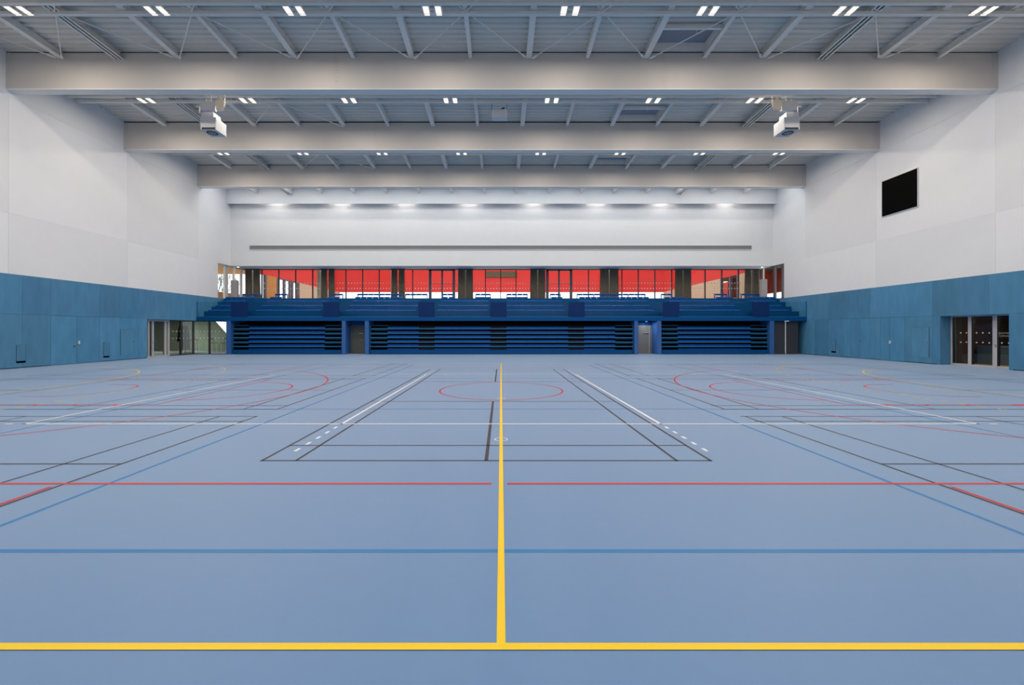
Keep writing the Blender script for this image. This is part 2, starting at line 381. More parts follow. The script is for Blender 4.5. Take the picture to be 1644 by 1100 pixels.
for i, (h0, h1) in enumerate(hatches):
    zr = roof((h0+h1)/2); hz = zr+.32
    t = thing('roof_hatch', 'grey smoke vent recessed in the roof, %s' % ['nearest of the three', 'middle of the three', 'farthest of the three'][i], 'roof hatch', ((HX[0]+HX[1])/2, (h0+h1)/2, zr), 'roof hatches')
    k = MB(); k.box(HX[0], HX[1], h0, h1, hz, hz+.03); k.build('panel', M['hatch'], t)
    k = MB(); e = .03
    for (a, b, c, d) in ((HX[0], HX[0]+e, h0, h1), (HX[1]-e, HX[1], h0, h1), (HX[0], HX[1], h0, h0+e), (HX[0], HX[1], h1-e, h1)): k.box(a, b, c, d, zr-.02, hz)
    k.box(HX[0], HX[1], h0-.12, h0-.02, zr-.12, zr+.05)
    k.build('frame', M['steel'], t)
    k = MB(); k.tube((HX[1]-.9, h0+.3, hz), (HX[1]-.9, h0+.3, zr+.0), .012); k.tube((HX[1]-.9, h0+.3, zr), (HX[1]-.9, h0+.3, zr+.06), .03); k.build('actuator', M['steel'], t)

# ------------------------------------------------------------------ beams, purlins, bracing, rails
names = ['nearest', 'middle', 'farthest']
for i, d in enumerate(bd):
    t = thing('roof_beam', 'deep white roof beam spanning the hall, %s of the three' % names[i], 'beam', (0, d, bb[i]), 'white roof beams')
    th = .38
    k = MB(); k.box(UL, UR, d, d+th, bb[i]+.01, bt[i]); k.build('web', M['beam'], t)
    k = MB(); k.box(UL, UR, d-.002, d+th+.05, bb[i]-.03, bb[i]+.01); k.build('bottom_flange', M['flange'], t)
    k = MB(); k.box(UL, UR, d+.02, d+th-.02, bt[i], bt[i]+.06); k.build('top_gap_shade', M['gap'], t)  # dark strip paints the unlit gap between beam and deck
    for sx in (-7.5, 7.5):
        k = MB()
        k.box(sx-.17, sx-.155, d-.006, d, bb[i]+.03, bt[i])
        zz = bb[i]+.05; q = 0
        while zz < bt[i]-.05:
            for xx in (sx-.06, sx+.04): k.tube((xx, d-.014, zz+(.04 if q % 2 else 0)), (xx, d, zz+(.04 if q % 2 else 0)), .028, 6)
            zz += .085; q += 1
        k.build('bolted_splice', M['beam'], t)
    k = MB(); k.box(UL, UL+.22, d-.012, d, bb[i]+.01, bt[i]); k.box(UR-.22, UR, d-.012, d, bb[i]+.01, bt[i]); k.build('end_plate', M['beam'], t)
# near beam whose flange is just at the top edge (bay before the camera)
for i, d in enumerate((12.9, 6.9)):
    t = thing('roof_beam', 'white roof beam %s, out of view above' % ['just before the photo top edge', 'closest to the viewer'][i], 'beam', (0, d, 12.95), 'white roof beams')
    B(UL, UR, d, d+.38, 13.0+i*.1, roof(d)).build('web', M['beam'], t)
PX = [1.27+2.67*k for k in range(-9, 8)]
PX = [x for x in PX if UL+.3 < x < UR-.3]
TRK = {-8+1, }      # indices handled below
bays = [(13.3, 18.9), (19.3, 24.8), (25.2, 30.8)]
bayn = ['nearest', 'middle', 'farthest']
for bi, (y0, y1) in enumerate(bays):
    for k, x in enumerate(PX):
        idx = round((x-1.27)/2.67)
        main = idx % 2 == 0
        track = abs(x-(-17.42)) < .1 or abs(x-14.62) < .1
        wd = .25 if main else .17
        zt0, zt1 = roof(y0)+.05, roof(y1)+.05; h = .29
        t = MB(); ye = y1+.0
        def slab(xa, xb, dz0, dz1):
            t.hexa([(xa, y0, zt0+dz0), (xb, y0, zt0+dz0), (xb, ye-.004, zt1+dz0), (xa, ye-.004, zt1+dz0), (xa, y0, zt0+dz1), (xb, y0, zt0+dz1), (xb, ye-.004, zt1+dz1), (xa, ye-.004, zt1+dz1)])
        slab(x-wd/2, x+wd/2, -h, -h+.025); slab(x-.02, x+.02, -h+.025, -.02); slab(x-wd/2, x+wd/2, -.03, -.002)
        mm = [M['steel'], M['gap']]
        if track:
            n0 = len(t.m); slab(x-.2, x+.2, -h-.02, -h-.001); t.m[n0:] = [1]*(len(t.m)-n0)
            for q in (-.18, 0, .18): slab(x+q-.035, x+q+.035, -h-.07, -h-.02)
        lab = 'pale steel roof purlin in the %s roof bay' % bayn[bi] + (', %s' % ('broad with slotted curtain track below' if track else ('broad with brace rods at its end' if main else 'narrow one between broad ones')))
        o = t.build('purlin', mm, origin=(x, (y0+y1)/2, zt1-h)); tag(o, lab, 'purlin', lab.replace('pale steel roof purlin in the', 'purlins of the'))
# purlin ends visible in the back bay
for x in PX:
    t = B(x-.09, x+.09, 31.3, 34.11, 13.05, 13.4); 
    if abs(x+17.42) < .1 or abs(x-14.62) < .1:
        for q in (-.2, .2): t.box(x+q-.04, x+q+.04, 31.3, 34.1, 13.0, 13.4)
    tag(t.build('purlin', M['steel']), 'short white purlin over the grandstand behind the farthest beam', 'purlin', 'short purlins above the grandstand')
# tie rods
def rod(a, b, lab, grp):
    t = MB(); t.tube(a, b, .022, 6); bv = Vector(b); av = Vector(a); dv = (av-bv).normalized()
    t.bar(bv+dv*.02, bv+dv*.28, .10, .03)
    o = t.build('brace_rod', M['steel']); tag(o, lab, 'brace rod', grp)
nodes = [1.27+2.67*k for k in range(-8, 8) if k % 2 == 0]
for nx in nodes:
    for s in (-1, 1):
        ex = nx+s*5.34
        if ex < UL+.2 or ex > UR-.2: 
            f = ((UR-.1 if s > 0 else UL+.1)-nx)/(5.34*s); 
            rod((nx+s*5.34*f, 18.82-5.4*f, roof(15)-.27), (nx+s*.13, 18.82, roof(18.9)-.27), 'thin diagonal tie rod under the nearest roof bay', 'tie rods of the nearest bay'); continue
        rod((ex, 13.4, roof(13.4)-.29-.027*s), (nx+s*.13, 18.82, roof(18.9)-.29-.027*s), 'thin diagonal tie rod under the nearest roof bay', 'tie rods of the nearest bay')
for bi, (y0, y1) in enumerate(bays[1:]):
    for cell in ((-14.75, -9.41),):
        for a, b in (cell, cell[::-1]):
            rod((a, y0+.1, roof(y0)-.33+.055*(a > b)), (b, y1-.1, roof(y1)-.33+.055*(a > b)), 'thin diagonal tie rod left of centre in the %s roof bay' % bayn[bi+1], 'tie rods of the %s bay' % bayn[bi+1])
# lighting rails and lights
rows = [(16.04, 14.14), (21.8, 13.87), (27.8, 13.66), (10.1, 14.35), (4.2, 14.5)]
rown = ['nearest', 'middle', 'farthest']
LX = [-18.67, -13.33, -8.0, -2.66, 2.66, 8.0, 13.33, 18.67]
proto = None; backlamp = None
def add_lamp(parent, loc, size, sizey, power, color, name='lamp_light', spread=math.pi):
    ld = bpy.data.lights.new(name, 'AREA'); ld.shape = 'RECTANGLE'; ld.size = size; ld.size_y = sizey; ld.energy = power; ld.color = color; ld.spread = spread
    o = bpy.data.objects.new(name, ld); C.objects.link(o); o.location = loc; o.parent = parent; return o
for ri, (d, z) in enumerate(rows):
    vis = ri < 3
    for q, off in ((0, -.33), (1, .21)):
        if not vis: break
        t = MB(); yy = d+off
        x0r, x1r = UL+.02, UR-.02
        t.box(x0r, x1r, yy-.09, yy+.09, z+.02, z+.10); t.box(x0r, x1r, yy-.09, yy-.07, z-.02, z+.02)
        for x in PX: t.box(x-.02, x+.02, yy-.02, yy+.02, z+.10, roof(yy)-.22)
        tag(t.build('lighting_rail', M['flange']), 'long white %s carrier rail of the %s row of ceiling lights' % (['near', 'far'][q], rown[ri]), 'rail', 'carrier rails for the lights')
    for li, x in enumerate(LX):
        lab = 'lit twin ceiling panels, %s in the %s row' % (oneof(li), rown[ri] if vis else ['second unseen', 'first unseen'][ri-3])
        grp = 'twin ceiling lights'
        if proto is None:
            proto = thing('ceiling_light', lab, 'ceiling light', (x, d, z), grp)
            k = MB(); k.box(x-.40, x+.40, d-.06, d+.06, z+.06, z+.12)
            for s in (-1, 1): k.box(x+s*.235-.15, x+s*.235+.15, d-.26, d+.26, z+.0, z+.06)
            k.build('housing', M['steel'], proto, bevel=.008)
            for s in (-1, 1): B(x+s*.235-.1, x+s*.235+.1, d-.215, d+.215, z-.012, z+.002).build('diffuser', M['lamp'], proto)
            add_lamp(proto, (0, 0, -.05), .75, .5, LAMP_W, LAMP_C, spread=math.pi)
        else:
            o = copy_tree(proto); o.location = (x, d, z); o['label'] = lab
# wall washers behind the bulkhead
for li, x in enumerate(LX):
    t = thing('wall_washer', 'lit wall washer above the bulkhead lighting the back wall, %s' % oneof(li), 'wall light', (x, 34.27, 13.25), 'wall washers')
    B(x-.2, x+.2, 34.19, 34.35, 13.25, 13.4).build('housing', M['steel'], t)
    B(x-.15, x+.15, 34.22, 34.32, 13.24, 13.25).build('diffuser', M['spotlamp'], t)
    add_lamp(t, (0, 0, -.03), 1.1, .10, WASH_W, (1, .93, .88), spread=math.radians(150))

# ------------------------------------------------------------------ fill light: unseen window added behind the viewer to bring in light
wf = thing('fill_window', None, None, (0, FRONT+.05, 3), kind='structure')
k = MB()
for i in range(13):
    x = -18+3*i; k.box(x-.05, x+.05, FRONT, FRONT+.1, 3, 12)
k.box(-18, 18, FRONT, FRONT+.1, 3, 3.1); k.box(-18, 18, FRONT, FRONT+.1, 11.9, 12); k.build('window_frame', M['frame'], wf)
B(-18, 18, FRONT+.02, FRONT+.04, 3.1, 11.9).build('pane', mat('fill_window_pane', (230, 235, 240), .2), wf)
dl = add_lamp(None, (0, FRONT+.15, 7.5), 36, 9, FILL_W, (.86, .93, 1.0), 'fill_window_light'); dl.rotation_euler = (math.pi/2, 0, 0); dl.parent = None

add_lamp(None, (0, 32.05, 13.42), 43.5, 1.4, SKY_W, (.98, 1, .99), 'rooflight_daylight')

# ------------------------------------------------------------------ grandstand
XL, XR = UL+.02, UR-.02
st = thing('grandstand', 'wide deep-blue stepped upper stand raised across the back of the hall', 'grandstand', (0, SD, 0))
k = MB(); k.box(WL+.03, WR-.03, SD, SD+.1, 2.49, DECK); k.box(WL+.03, WR-.03, SD+.1, 36.2, 2.55, DECK-.01)
k.build('deck', M['dblue'], st)
for (d0, z0), (d1, z1) in zip(TIERS, TIERS[1:]+[(36.25, 4.4)]):
    zb = DECK
    B(XL+.0, XR, d0, d1 if d1 < 36 else 36.25, zb, z0).build('tier_step', M['tier'], st)
m = MB()
# piers
piers = [(363, 370), (548.7, 554.6), (585.6, 592), (1018.8, 1024.5), (1054.9, 1061.8), (1236.5, 1243)]
for i, (a, b) in enumerate(piers):
    t = B(X(a, SD), X(b, SD), SD+.01, SD+1.15, 0, 2.49); t.build('pier', M['pier'], st)
# backs of the niches and rear wall below the deck
k = MB(); k.box(X(363, SD), WR-.05, SD+2.4, SD+2.5, 0, 2.55); k.build('rear_wall', M['inner'], st)
B(X(363, SD), X(363, SD)+.08, SD+1.15, SD+2.4, 0, 2.55).build('side_wall', M['pier'], st)
for (a, b, xr) in ((554.6, 585.6, None), (1024.5, 1054.9, None)):
    xa, xb = X(a, SD), X(b, SD); dd = SD+1.1
    B(xa, xb, dd-.02, dd+.05, 2.18, 2.49).build('door_header', M['dblue'], st)
    if a < 600: B(xa, X(563, dd), dd-.02, dd+.05, 0, 2.18).build('niche_panel', M['dblue'], st)

def door_plain(name, x0, x1, y, mtl, hz, strips=(), handle=None, hbar=None):
    o = thing(name, None, None, ((x0+x1)/2, y, 0), kind='structure')
    B(x0, x1, y, y+.05, .01, hz).build('door_leaf', mtl, o, bevel=.004)
    for s in strips: B(s-.022, s+.022, y-.03, y, .02, hz-.02).build('edge_strip', M['frame'], o)
    if hbar: B(hbar[0], hbar[1], y-.06, y-.03, hbar[2]-.02, hbar[2]+.02).build('push_bar', M['frame'], o)
    if handle:
        t = MB(); t.tube((handle[0], y-.07, handle[1]), (handle[0], y, handle[1]), .015); t.tube((handle[0], y-.06, handle[1]), (handle[0]-.13, y-.06, handle[1]), .012); t.build('door_handle', M['chrome'], o)
    return o
dd = SD+1.06
door_plain('door_1', X(563, dd), X(585.4, dd), dd, mat('olive_grey_door', (98, 100, 92), .6, noise=.06, scale=(.4, .4, 6)), 2.17, handle=(X(581.5, dd), 1.05), hbar=(X(577, dd), X(583, dd), Z(535.5, dd)))
door_plain('door_2', X(1024.7, dd), X(1053, dd), dd, M['grey'], 2.17, strips=(X(1042.2, dd),), hbar=(X(1033, dd), X(1041.5, dd), Z(534.5, dd)))
d3 = SD+.25
door_plain('door_3', X(1243, d3), X(1260.6, d3), d3, M['dgrey'], 2.47, handle=(X(1259, d3), 1.05))
door_plain('door_4', X(1261.5, d3), X(1281.5, d3), d3, M['dgrey'], 2.47, strips=(X(1261.2, d3)-.0,))
t = thing('downlight', 'small round lit downlight above the grey door niche', 'downlight', (X(1038, SD+.5), SD+.5, 2.47))
MB().tube((t.location.x, SD+.5, 2.44), (t.location.x, SD+.5, 2.485), .08, 16).build('rim', M['steel'], t)
MB().tube((t.location.x, SD+.5, 2.435), (t.location.x, SD+.5, 2.44), .065, 16).build('lens', M['downl'], t)
add_lamp(t, (0, 0, -.05), .12, .12, 9, (.85, .92, 1))

# aisles (parapet panels) and glass
PAN = [(370.6, 396.7), (518, 544.5), (671.4, 697), (787.3, 813), (913, 938.8), (1065, 1091), (1208.9, 1235)]
AX = [(X(a, SD), X(b, SD)) for a, b in PAN]
pn = ['leftmost', 'second from the left', 'third from the left', 'middle', 'third from the right', 'second from the right', 'rightmost']
for i, (a, b) in enumerate(AX):
    t = B(a, b, SD+.02, SD+.10, DECK+.001, Z(485, SD))
    tag(t.build('parapet_panel', M['navy'], bevel=.006), 'solid navy parapet box on the stand edge, %s of seven' % pn[i], 'parapet', 'navy parapet boxes')
ends = [WL+.03]+[v for ab in AX for v in ab]+[WR-.03]
secn = ['left end by the teal wall', 'first long bay from the left', 'second long bay from the left', 'bay left of the centre parapet', 'bay right of the centre parapet', 'second long bay from the right', 'first long bay from the right', 'right end by the teal wall']
for i in range(8):
    a, b = ends[2*i]+.01, ends[2*i+1]-.01
    t = thing('glass_balustrade', 'clear glass balustrade on the stand edge, %s' % secn[i], 'balustrade', ((a+b)/2, SD+.05, DECK), 'glass balustrades')
    B(a, b, SD+.045, SD+.06, DECK+.03, Z(484.3, SD)).build('pane', M['balu'], t)
    B(a, b, SD+.03, SD+.075, DECK+.0, DECK+.04).build('base_channel', M['rail'], t)
    if i in (0, 7):
        x = a if i == 0 else b
        B(x-.02, x+.02, SD+.03, SD+.08, DECK, Z(484.3, SD)).build('edge_trim', M['rail'], t)

# tip-up seats on the upper stand
def seat_mb(wd=.43):
    t = MB(); n = 5
    prof_ = [(0, 0), (.01, .03), (.05, .055), (.22, .04), (.32, .05), (.36, .085)]
    for (ya, za), (yb, zb) in zip(prof_[:-1], prof_[1:]):
        t.hexa([(-wd/2, ya, za), (wd/2, ya, za), (wd/2, yb, zb), (-wd/2, yb, zb), (-wd/2, ya, za+.03), (wd/2, ya, za+.03), (wd/2, yb, zb+.03), (-wd/2, yb, zb+.03)])
    t.box(-wd/2, wd/2, -.008, .02, -.03, .04); t.tube((-wd/2, .005, .05), (wd/2, .005, .05), .024, 10, mi=1)
    return t
M['lip'] = mat('seat_lip_glint', (30, 110, 190), .22, spec=.8)  # lighter than the seat, puts a glint along its front edge
s0 = seat_mb().build('seat', [M['seat'], M['lip']], origin=(0, 0, 0)); first = [True]
def put_seat(x, y, z, lab, grp):
    o = s0 if first[0] else s0.copy()
    if not first[0]: C.objects.link(o)
    first[0] = False; o.location = (x, y, z); tag(o, lab, 'seat', grp); return o
secs = [(XL+.25, AX[0][0]-.1), (AX[0][1]+.15, AX[1][0]-.1), (AX[1][1]+.12, AX[2][0]-.08), (AX[2][1]+.06, AX[3][0]-.05), (AX[3][1]+.05, AX[4][0]-.06), (AX[4][1]+.06, AX[5][0]-.1), (AX[5][1]+.12, AX[6][0]-.1), (AX[6][1]+.1, XR-.25)]
sn = ['left of the leftmost parapet', 'between first and second parapet from the left', 'between second and third parapet from the left', 'just left of the centre parapet', 'just right of the centre parapet', 'between second and third parapet from the right', 'between first and second parapet from the right', 'right of the rightmost parapet']
rn = ['lowest', 'second', 'third']
for r in range(3):
    d, z = TIERS[r]
    for si, (a, b) in enumerate(secs):
        n = max(2, int((b-a)/.49))
        for j in range(n):
            x = (a+.245+.49*j) if si < 4 else (a+.245+.49*j)
            put_seat(x, d+.02, z+.03, 'blue seat, %s row, %s' % (rn[r], sn[si]), 'blue seats in the %s row, %s' % (rn[r], sn[si]))
R4 = [(362, 409), (433, 453), (526, 545), (570, 645), (709, 730), (763, 788), (813, 847.5), (885, 903), (930, 1042), (1066, 1098), (1150, 1177), (1199, 1245)]
R5 = [(389, 418), (441, 461), (531, 550), (573, 645), (650, 686), (709, 727), (763, 788), (813, 847.5), (883, 900.5), (926, 1037), (1061.6, 1079.3), (1147.7, 1167.8), (1190.6, 1220.7)]
def nth(i, n): return ('%s from the left' % ['first', 'second', 'third', 'fourth', 'fifth', 'sixth', 'seventh'][i]) if i < 7 else ('%s from the right' % ['first', 'second', 'third', 'fourth', 'fifth', 'sixth'][n-1-i])
for gi, (a, b) in enumerate(R4):
    d = 33.72; xa, xb = X(a, d), X(b, d); n = max(1, round((xb-xa)/.47))
    for j in range(n):
        lab = 'blue seat on the top step of the stand, %s cluster' % nth(gi, len(R4))
        put_seat(xa+(j+.5)*(xb-xa)/n, d+.0, 4.43, lab, 'top step seats, %s cluster' % nth(gi, len(R4)))
for gi, (a, b) in enumerate(R5):
    d = 35.0; xa, xb = X(a, d), X(b, d); n = max(2, round((xb-xa)/.47)); zs = Z(473.2, d)
    t = thing('seat_bench', 'raised row of %s blue seats before the glass wall, %s' % (['two', 'three', 'four', 'five', 'six', 'seven', 'eight', 'nine', 'ten', 'eleven', 'twelve'][min(n, 12)-2], nth(gi, len(R5))), 'seat bench', ((xa+xb)/2, d, 4.4), 'raised seat benches')
    for j in range(n):
        x = xa+(j+.5)*(xb-xa)/n
        q = seat_mb((xb-xa)/n-.06); q.v = [(vx+x, vy+d, vz+zs) for vx, vy, vz in q.v]; q.build('seat', [M['seat'], M['lip']], t)
    B(xa, xb, d+.1, d+.15, zs-.05, zs-.0).build('crossbar', M['pier'], t)
    for x in ([xa+.03, xb-.03]+([(xa+xb)/2] if n > 4 else [])+([xa+(xb-xa)*.25, xa+(xb-xa)*.75] if n > 9 else [])):
        k = MB(); k.box(x-.025, x+.025, d+.08, d+.16, 4.4, zs-.03); k.box(x-.03, x+.03, d-.02, d+.3, 4.4, 4.42); k.build('leg', M['pier'], t)

# ------------------------------------------------------------------ telescopic stands (closed)
def telescopic(x0, x1, aisles, lab, budget):
    t = thing('telescopic_stand', lab, 'telescopic seating', ((x0+x1)/2, SD+.2, 0), 'closed telescopic stands')
    y0 = SD+.12; x0 += .06; x1 -= .06
    B(x0, x1, y0+.02, y0+.06, .04, .335).build('base_panel', M['dblue'], t)
    B(x0+.1, x1-.1, y0+.08, y0+.1, .0, .05).build('kick_strip', M['inner'], t)
    zs = [.335, .594, .92, 1.255, 1.58, 1.915]
    B(x0+.02, x1-.02, y0+1.0, y0+1.03, 0, 2.3).build('core_panel', M['inner'], t)
    cnt = 0; extra = MB()
    for j, z in enumerate(zs):
        yj = y0+.02*j
        if j: B(x0-.02, x1+.02, yj, yj+.55, z-.05, z+.02).build('platform', M['rail'], t)
        segs = []; cur = x0
        for a, b in aisles:
            if a > cur+.3: segs.append((cur, a))
            cur = b
        if cur < x1-.3: segs.append((cur, x1))
        for a, b in segs:
            n = max(1, round((b-a)/.5)); p = (b-a)/n
            for i in range(n):
                h = .12 if j else .07
                xa, xb = a+i*p+.003, a+(i+1)*p-.003
                q = MB(); q.hexa([(xa, yj+.03, z+.021), (xb, yj+.03, z+.021), (xb, yj+.10, z+.021), (xa, yj+.10, z+.021), (xa+.012, yj+.045, z+.02+h), (xb-.012, yj+.045, z+.02+h), (xb-.012, yj+.10, z+.02+h), (xa+.012, yj+.10, z+.02+h)])
                if cnt < budget: q.build('folded_seat', M['seat'], t)
                else:
                    nn = len(extra.v); extra.v += q.v; extra.f += [tuple(v+nn for v in f) for f in q.f]; extra.t += q.t; extra.m += q.m
                cnt += 1
        for a, b in aisles:
            interior = a > x0+.3 and b < x1-.3
            a2, b2 = max(a, x0), min(b, x1)
            if interior:
                B(a2, b2, yj+.12, yj+.5, z+.021, z+.14).build('aisle_step', M['inner'], t)
            else:
                k = MB(); top = z+.22; xo = x0 if a2-x0 < .3 else x1-.02
                k.box(a2, b2, yj+.01, yj+.03, top, top+.018); k.box(xo, xo+.02, yj+.01, yj+.03, z+.02, top)
                k.build('end_rail', M['rail'], t)
    if extra.v: tag(extra.build('folded_seats', M['seat'], t), kind='stuff')
    for xo in (x0, x1): B(xo-.02, xo+.02, y0+.2, y0+1, 0, 2.2).build('side_panel', M['inner'], t)
    return t
telescopic(X(370, SD), X(548.7, SD), [(AX[0][0], AX[0][1]), (X(519.5, SD), X(548.7, SD))], 'closed blue telescopic seating unit on the left, beside the lobby glazing', 100)
telescopic(X(592, SD), X(1018.8, SD), [(X(592, SD), X(621, SD)), AX[2], AX[3], AX[4], (X(989, SD), X(1018.8, SD))], 'widest closed blue telescopic seating unit in the centre', 100)
telescopic(X(1061.8, SD), X(1236.5, SD), [(X(1061.8, SD), X(1090, SD)), (X(1208, SD), X(1236.5, SD))], 'closed blue telescopic seating unit on the right between door niches', 100)

# ------------------------------------------------------------------ upper glass wall, curtains, foyer beyond
GD = 36.25
gw = thing('window_2', None, None, (0, GD, 4.4), kind='structure')
B(XL, XR, GD, GD+.02, 4.42, 7.16).build('pane', M['glass'], gw)
k = MB()
for x in (420.4, 447.8, 474.8, 502, 555.5, 582.3, 609, 662.6, 779.4, 803.8, 828.3, 944.8, 998.4, 1024.7, 1051.4, 1078.4, 1131.9, 1158.7, 1185.7):
    xx = X(x, GD); k.box(xx-.035, xx+.035, GD-.05, GD+.08, 4.42, 7.16)
k.box(XL, XR, GD-.05, GD+.08, 7.08, 7.16); k.build('mullions', M['dframe'], gw)
k = MB()
for a, b, c in ((688.7, 730.7, 710), (876.7, 918.7, 897.3)):
    for x, hw in ((a+2, .11), (b-2, .11), (c, .07)):
        xx = X(x, GD); k.box(xx-hw, xx+hw, GD-.08, GD+.1, 4.42, 7.12)
    k.box(X(a, GD), X(b, GD), GD-.08, GD+.1, 7.0, 7.12); k.box(X(a, GD), X(b, GD), GD-.06, GD-.01, 5.85, 5.88)
k.build('door_frames', M['mull'], gw)
k = MB()
for yy in (454.6, 463.2):
    zz = Z(yy, GD); x = X(420, GD)
    while x < X(1192, GD):
        k.box(x-.042, x+.042, GD-.006, GD-.002, zz-.042, zz+.042); x += .254
k.build('safety_dots', M['dot'], gw)
# curtains with a column behind
CUR = [(394, 417.7), (515.3, 537.2), (628.5, 649.5), (735.6, 759), (851.5, 875), (963.4, 992.6), (1083.9, 1109.4), (1196, 1218)]
for i, (a, b) in enumerate(CUR):
    d = 36.0; xa, xb = X(a, d), X(b, d); mid = (xa+xb)/2
    t = thing('curtain', 'dark taupe drawn curtain bunched before the upper glass wall, %s' % oneof(i), 'curtain', (mid, d, 4.42), 'bunched curtains')
    for s, (p, q) in enumerate(((xa, mid-.06), (mid+.06, xb))):
        k = MB(); n = 36
        for lv in range(6):
            for j in range(n):
                def pt(j, lv):
                    u = j/n; zz = 4.43+(7.12-4.43)*lv/6; fl = 1+.12*(1-lv/6)*(1)
                    cx = (p+q)/2; return (cx+((p+(q-p)*u)-cx)*fl+.0, d+.05*math.sin(u*math.pi*10+i)+.02*math.sin(lv+u*7), zz)
                k.face([pt(j, lv), pt(j+1, lv), pt(j+1, lv+1), pt(j, lv+1)])
        o = k.build('drape', M['curtain'], t); sm = o.modifiers.new('solid', 'SOLIDIFY'); sm.thickness = .008
    B(xa-.05, xb+.05, d-.02, d+.02, 7.10, 7.14).build('curtain_track', M['dframe'], t)
for i, x in enumerate((404, 513, 631, 747.5, 864, 979.5, 1096, 1207)):
    tag(MB().tube((X(x, 36.9), 36.9, 4.4), (X(x, 36.9), 36.9, 7.3), .19, 20).build('column', M['column']), 'pale round concrete column behind the glass and curtains, %s' % oneof(i), 'column', 'columns behind the curtains')
# red courtyard walls
fr = MB(); D2 = 57.6; zr = 7.13
fr.box(-22.7, 22.7, D2, D2+.3, zr, 14); 
tag(fr.build('wall_courtyard_far', M['red'], origin=(0, D2, zr)), kind='structure')
for s, nm in ((-1, 'left'), (1, 'right')):
    x = s*22.6
    tag(B(x, x+s*.3, 37.5, D2, zr, 14).build('wall_courtyard_%s' % nm, M['red'], origin=(x, 45, zr)), kind='structure')
tag(B(-34, 34, 36.3, 75, 4.1, 4.395).build('floor_terrace', M['beige']), kind='structure')
# far brown recessed sign board on the red wall
t = thing('wall_board', 'brown rectangular board high on the red wall seen through the glass', 'board', (0, D2-.1, 8))
B(X(779.5, D2), X(830, D2), D2-.12, D2-.01, Z(445, D2), Z(436, D2)).build('board', M['brown'], t)
B(X(779.5, D2), X(830, D2), D2-.14, D2-.01, Z(445.6, D2), Z(445, D2)).build('lower_edge', M['dframe'], t)
# courtyard side walls below the red band
def dx(x): return 22.6*FP/abs(x-CX)
k = MB(); 
for a, b in ((480, 545.5),): k.box(-22.6, -22.9, dx(a), dx(b), 4.4, zr)
tag(k.build('wall_courtyard_left_beige', M['beige']), kind='structure')
B(-22.6, -22.85, dx(428.5), dx(444.5), 4.4, zr).build('wall_panel', M['wood'], bpy.data.objects['wall_courtyard_left_beige'])
wn = thing('window_3', None, None, (-22.6, 44, 4.4), kind='structure')
k = MB()
for x in (427, 446, 457.5, 466.5, 470, 480):
    k.box(-22.58, -22.8, dx(x)-.12, dx(x)+.12, 4.4, zr)
k.box(-22.6, -22.75, dx(446), dx(480), zr-.12, zr); k.build('window_frame', M['mull'], wn)
k = MB(); k.box(22.6, 22.9, dx(1157), D2, 4.4, zr); k.box(22.6, 22.9, 37.2, dx(1186), 4.4, zr)
tag(k.build('wall_courtyard_right_beige', M['beige']), kind='structure')
wn = thing('window_4', None, None, (22.6, 41, 4.4), kind='structure')
k = MB(); 
for x in (1158, 1172, 1184.5): k.box(22.55, 22.75, dx(x)-.12, dx(x)+.12, 4.4, zr)
k.build('window_frame', M['mull'], wn)
B(23.9, 24.0, dx(1186)-1, dx(1157)+1, 5.2, zr).build('red_reflection_panel', mat('dark_red', (120, 34, 26), .7), wn)  # dark red panel stands in for the reflection in this window

# corner side windows
for s, (y0, y1), nm in ((-1, WINL, 'window_5'), (1, WINR, 'window_6')):
    xin = WL if s < 0 else WR
    o = thing(nm, None, None, (xin, (y0+y1)/2, TEAL), kind='structure')
    B(xin+s*.12, xin+s*.14, y0, 36.4, TEAL+.02, SOFF).build('pane', M['glass'], o)
    k = MB(); mids = ((y0+.03, .05), (y0+1.0, .07), (y0+1.25, .05), (y0+2.15, .06), (36.2, .08)) if s < 0 else ((y0+.05, .05), (y0+.35, .04), (y0+1.3, .10), (36.2, .08))
    for y, hw in mids: k.box(xin+s*.05, xin+s*.2, y-hw, y+hw, TEAL, SOFF)
    k.box(xin+s*.05, xin+s*.2, y0, 36.3, SOFF-.08, SOFF); k.box(xin+s*.0, xin+s*.3, y0, 36.3, TEAL-.02, TEAL+.03)
    k.build('window_frame', M['mull'] if s > 0 else M['frame'], o)
tag(B(-34, -23.0, 31.2, 41.5, SOFF+.25, SOFF+.4).build('ceiling_terrace_left', mat('yellow_wood_soffit', (240, 196, 108), .6, noise=.05)), kind='structure')
k = B(23.0, 27.8, 31.2, 50, 7.7, 7.85); M['brick'] = mat('orange_red_cladding', (226, 84, 58), .7); tag(k.build('ceiling_terrace_right', M['brown']), kind='structure')
k = B(27.5, 27.8, 34, 60, 5.6, 7.7); tag(k.build('wall_terrace_right', M['brick']), kind='structure')
rl = thing('terrace_rail', 'low warm wooden terrace rail outside the upper left corner window', 'railing', (-26.5, 36, 4.4))
B(-26.6, -26.5, 32, 48, 4.4, 5.35).build('panel', M['beige'], rl); B(-26.65, -26.45, 32, 48, 5.35, 5.42).build('handrail', M['wood'], rl)
# bare tree outside left corner
tr = MB(); rt = random.Random(5)
def branch(p, d, L, r, n):
    q = p+d*L; tr.tube(p, q, r, 6, r*.7)
    if n:
        for _ in range(3): branch(q, (d+Vector((rt.uniform(-.6, .6), rt.uniform(-.6, .6), rt.uniform(-.1, .5)))).normalized(), L*.72, r*.65, n-1)
branch(Vector((-29.5, 43, 3.0)), Vector((.1, 0, 1)), 1.7, .07, 4)
tag(tr.build('tree', M['dbrown']), 'bare dark tree outside the upper left corner window', 'tree')

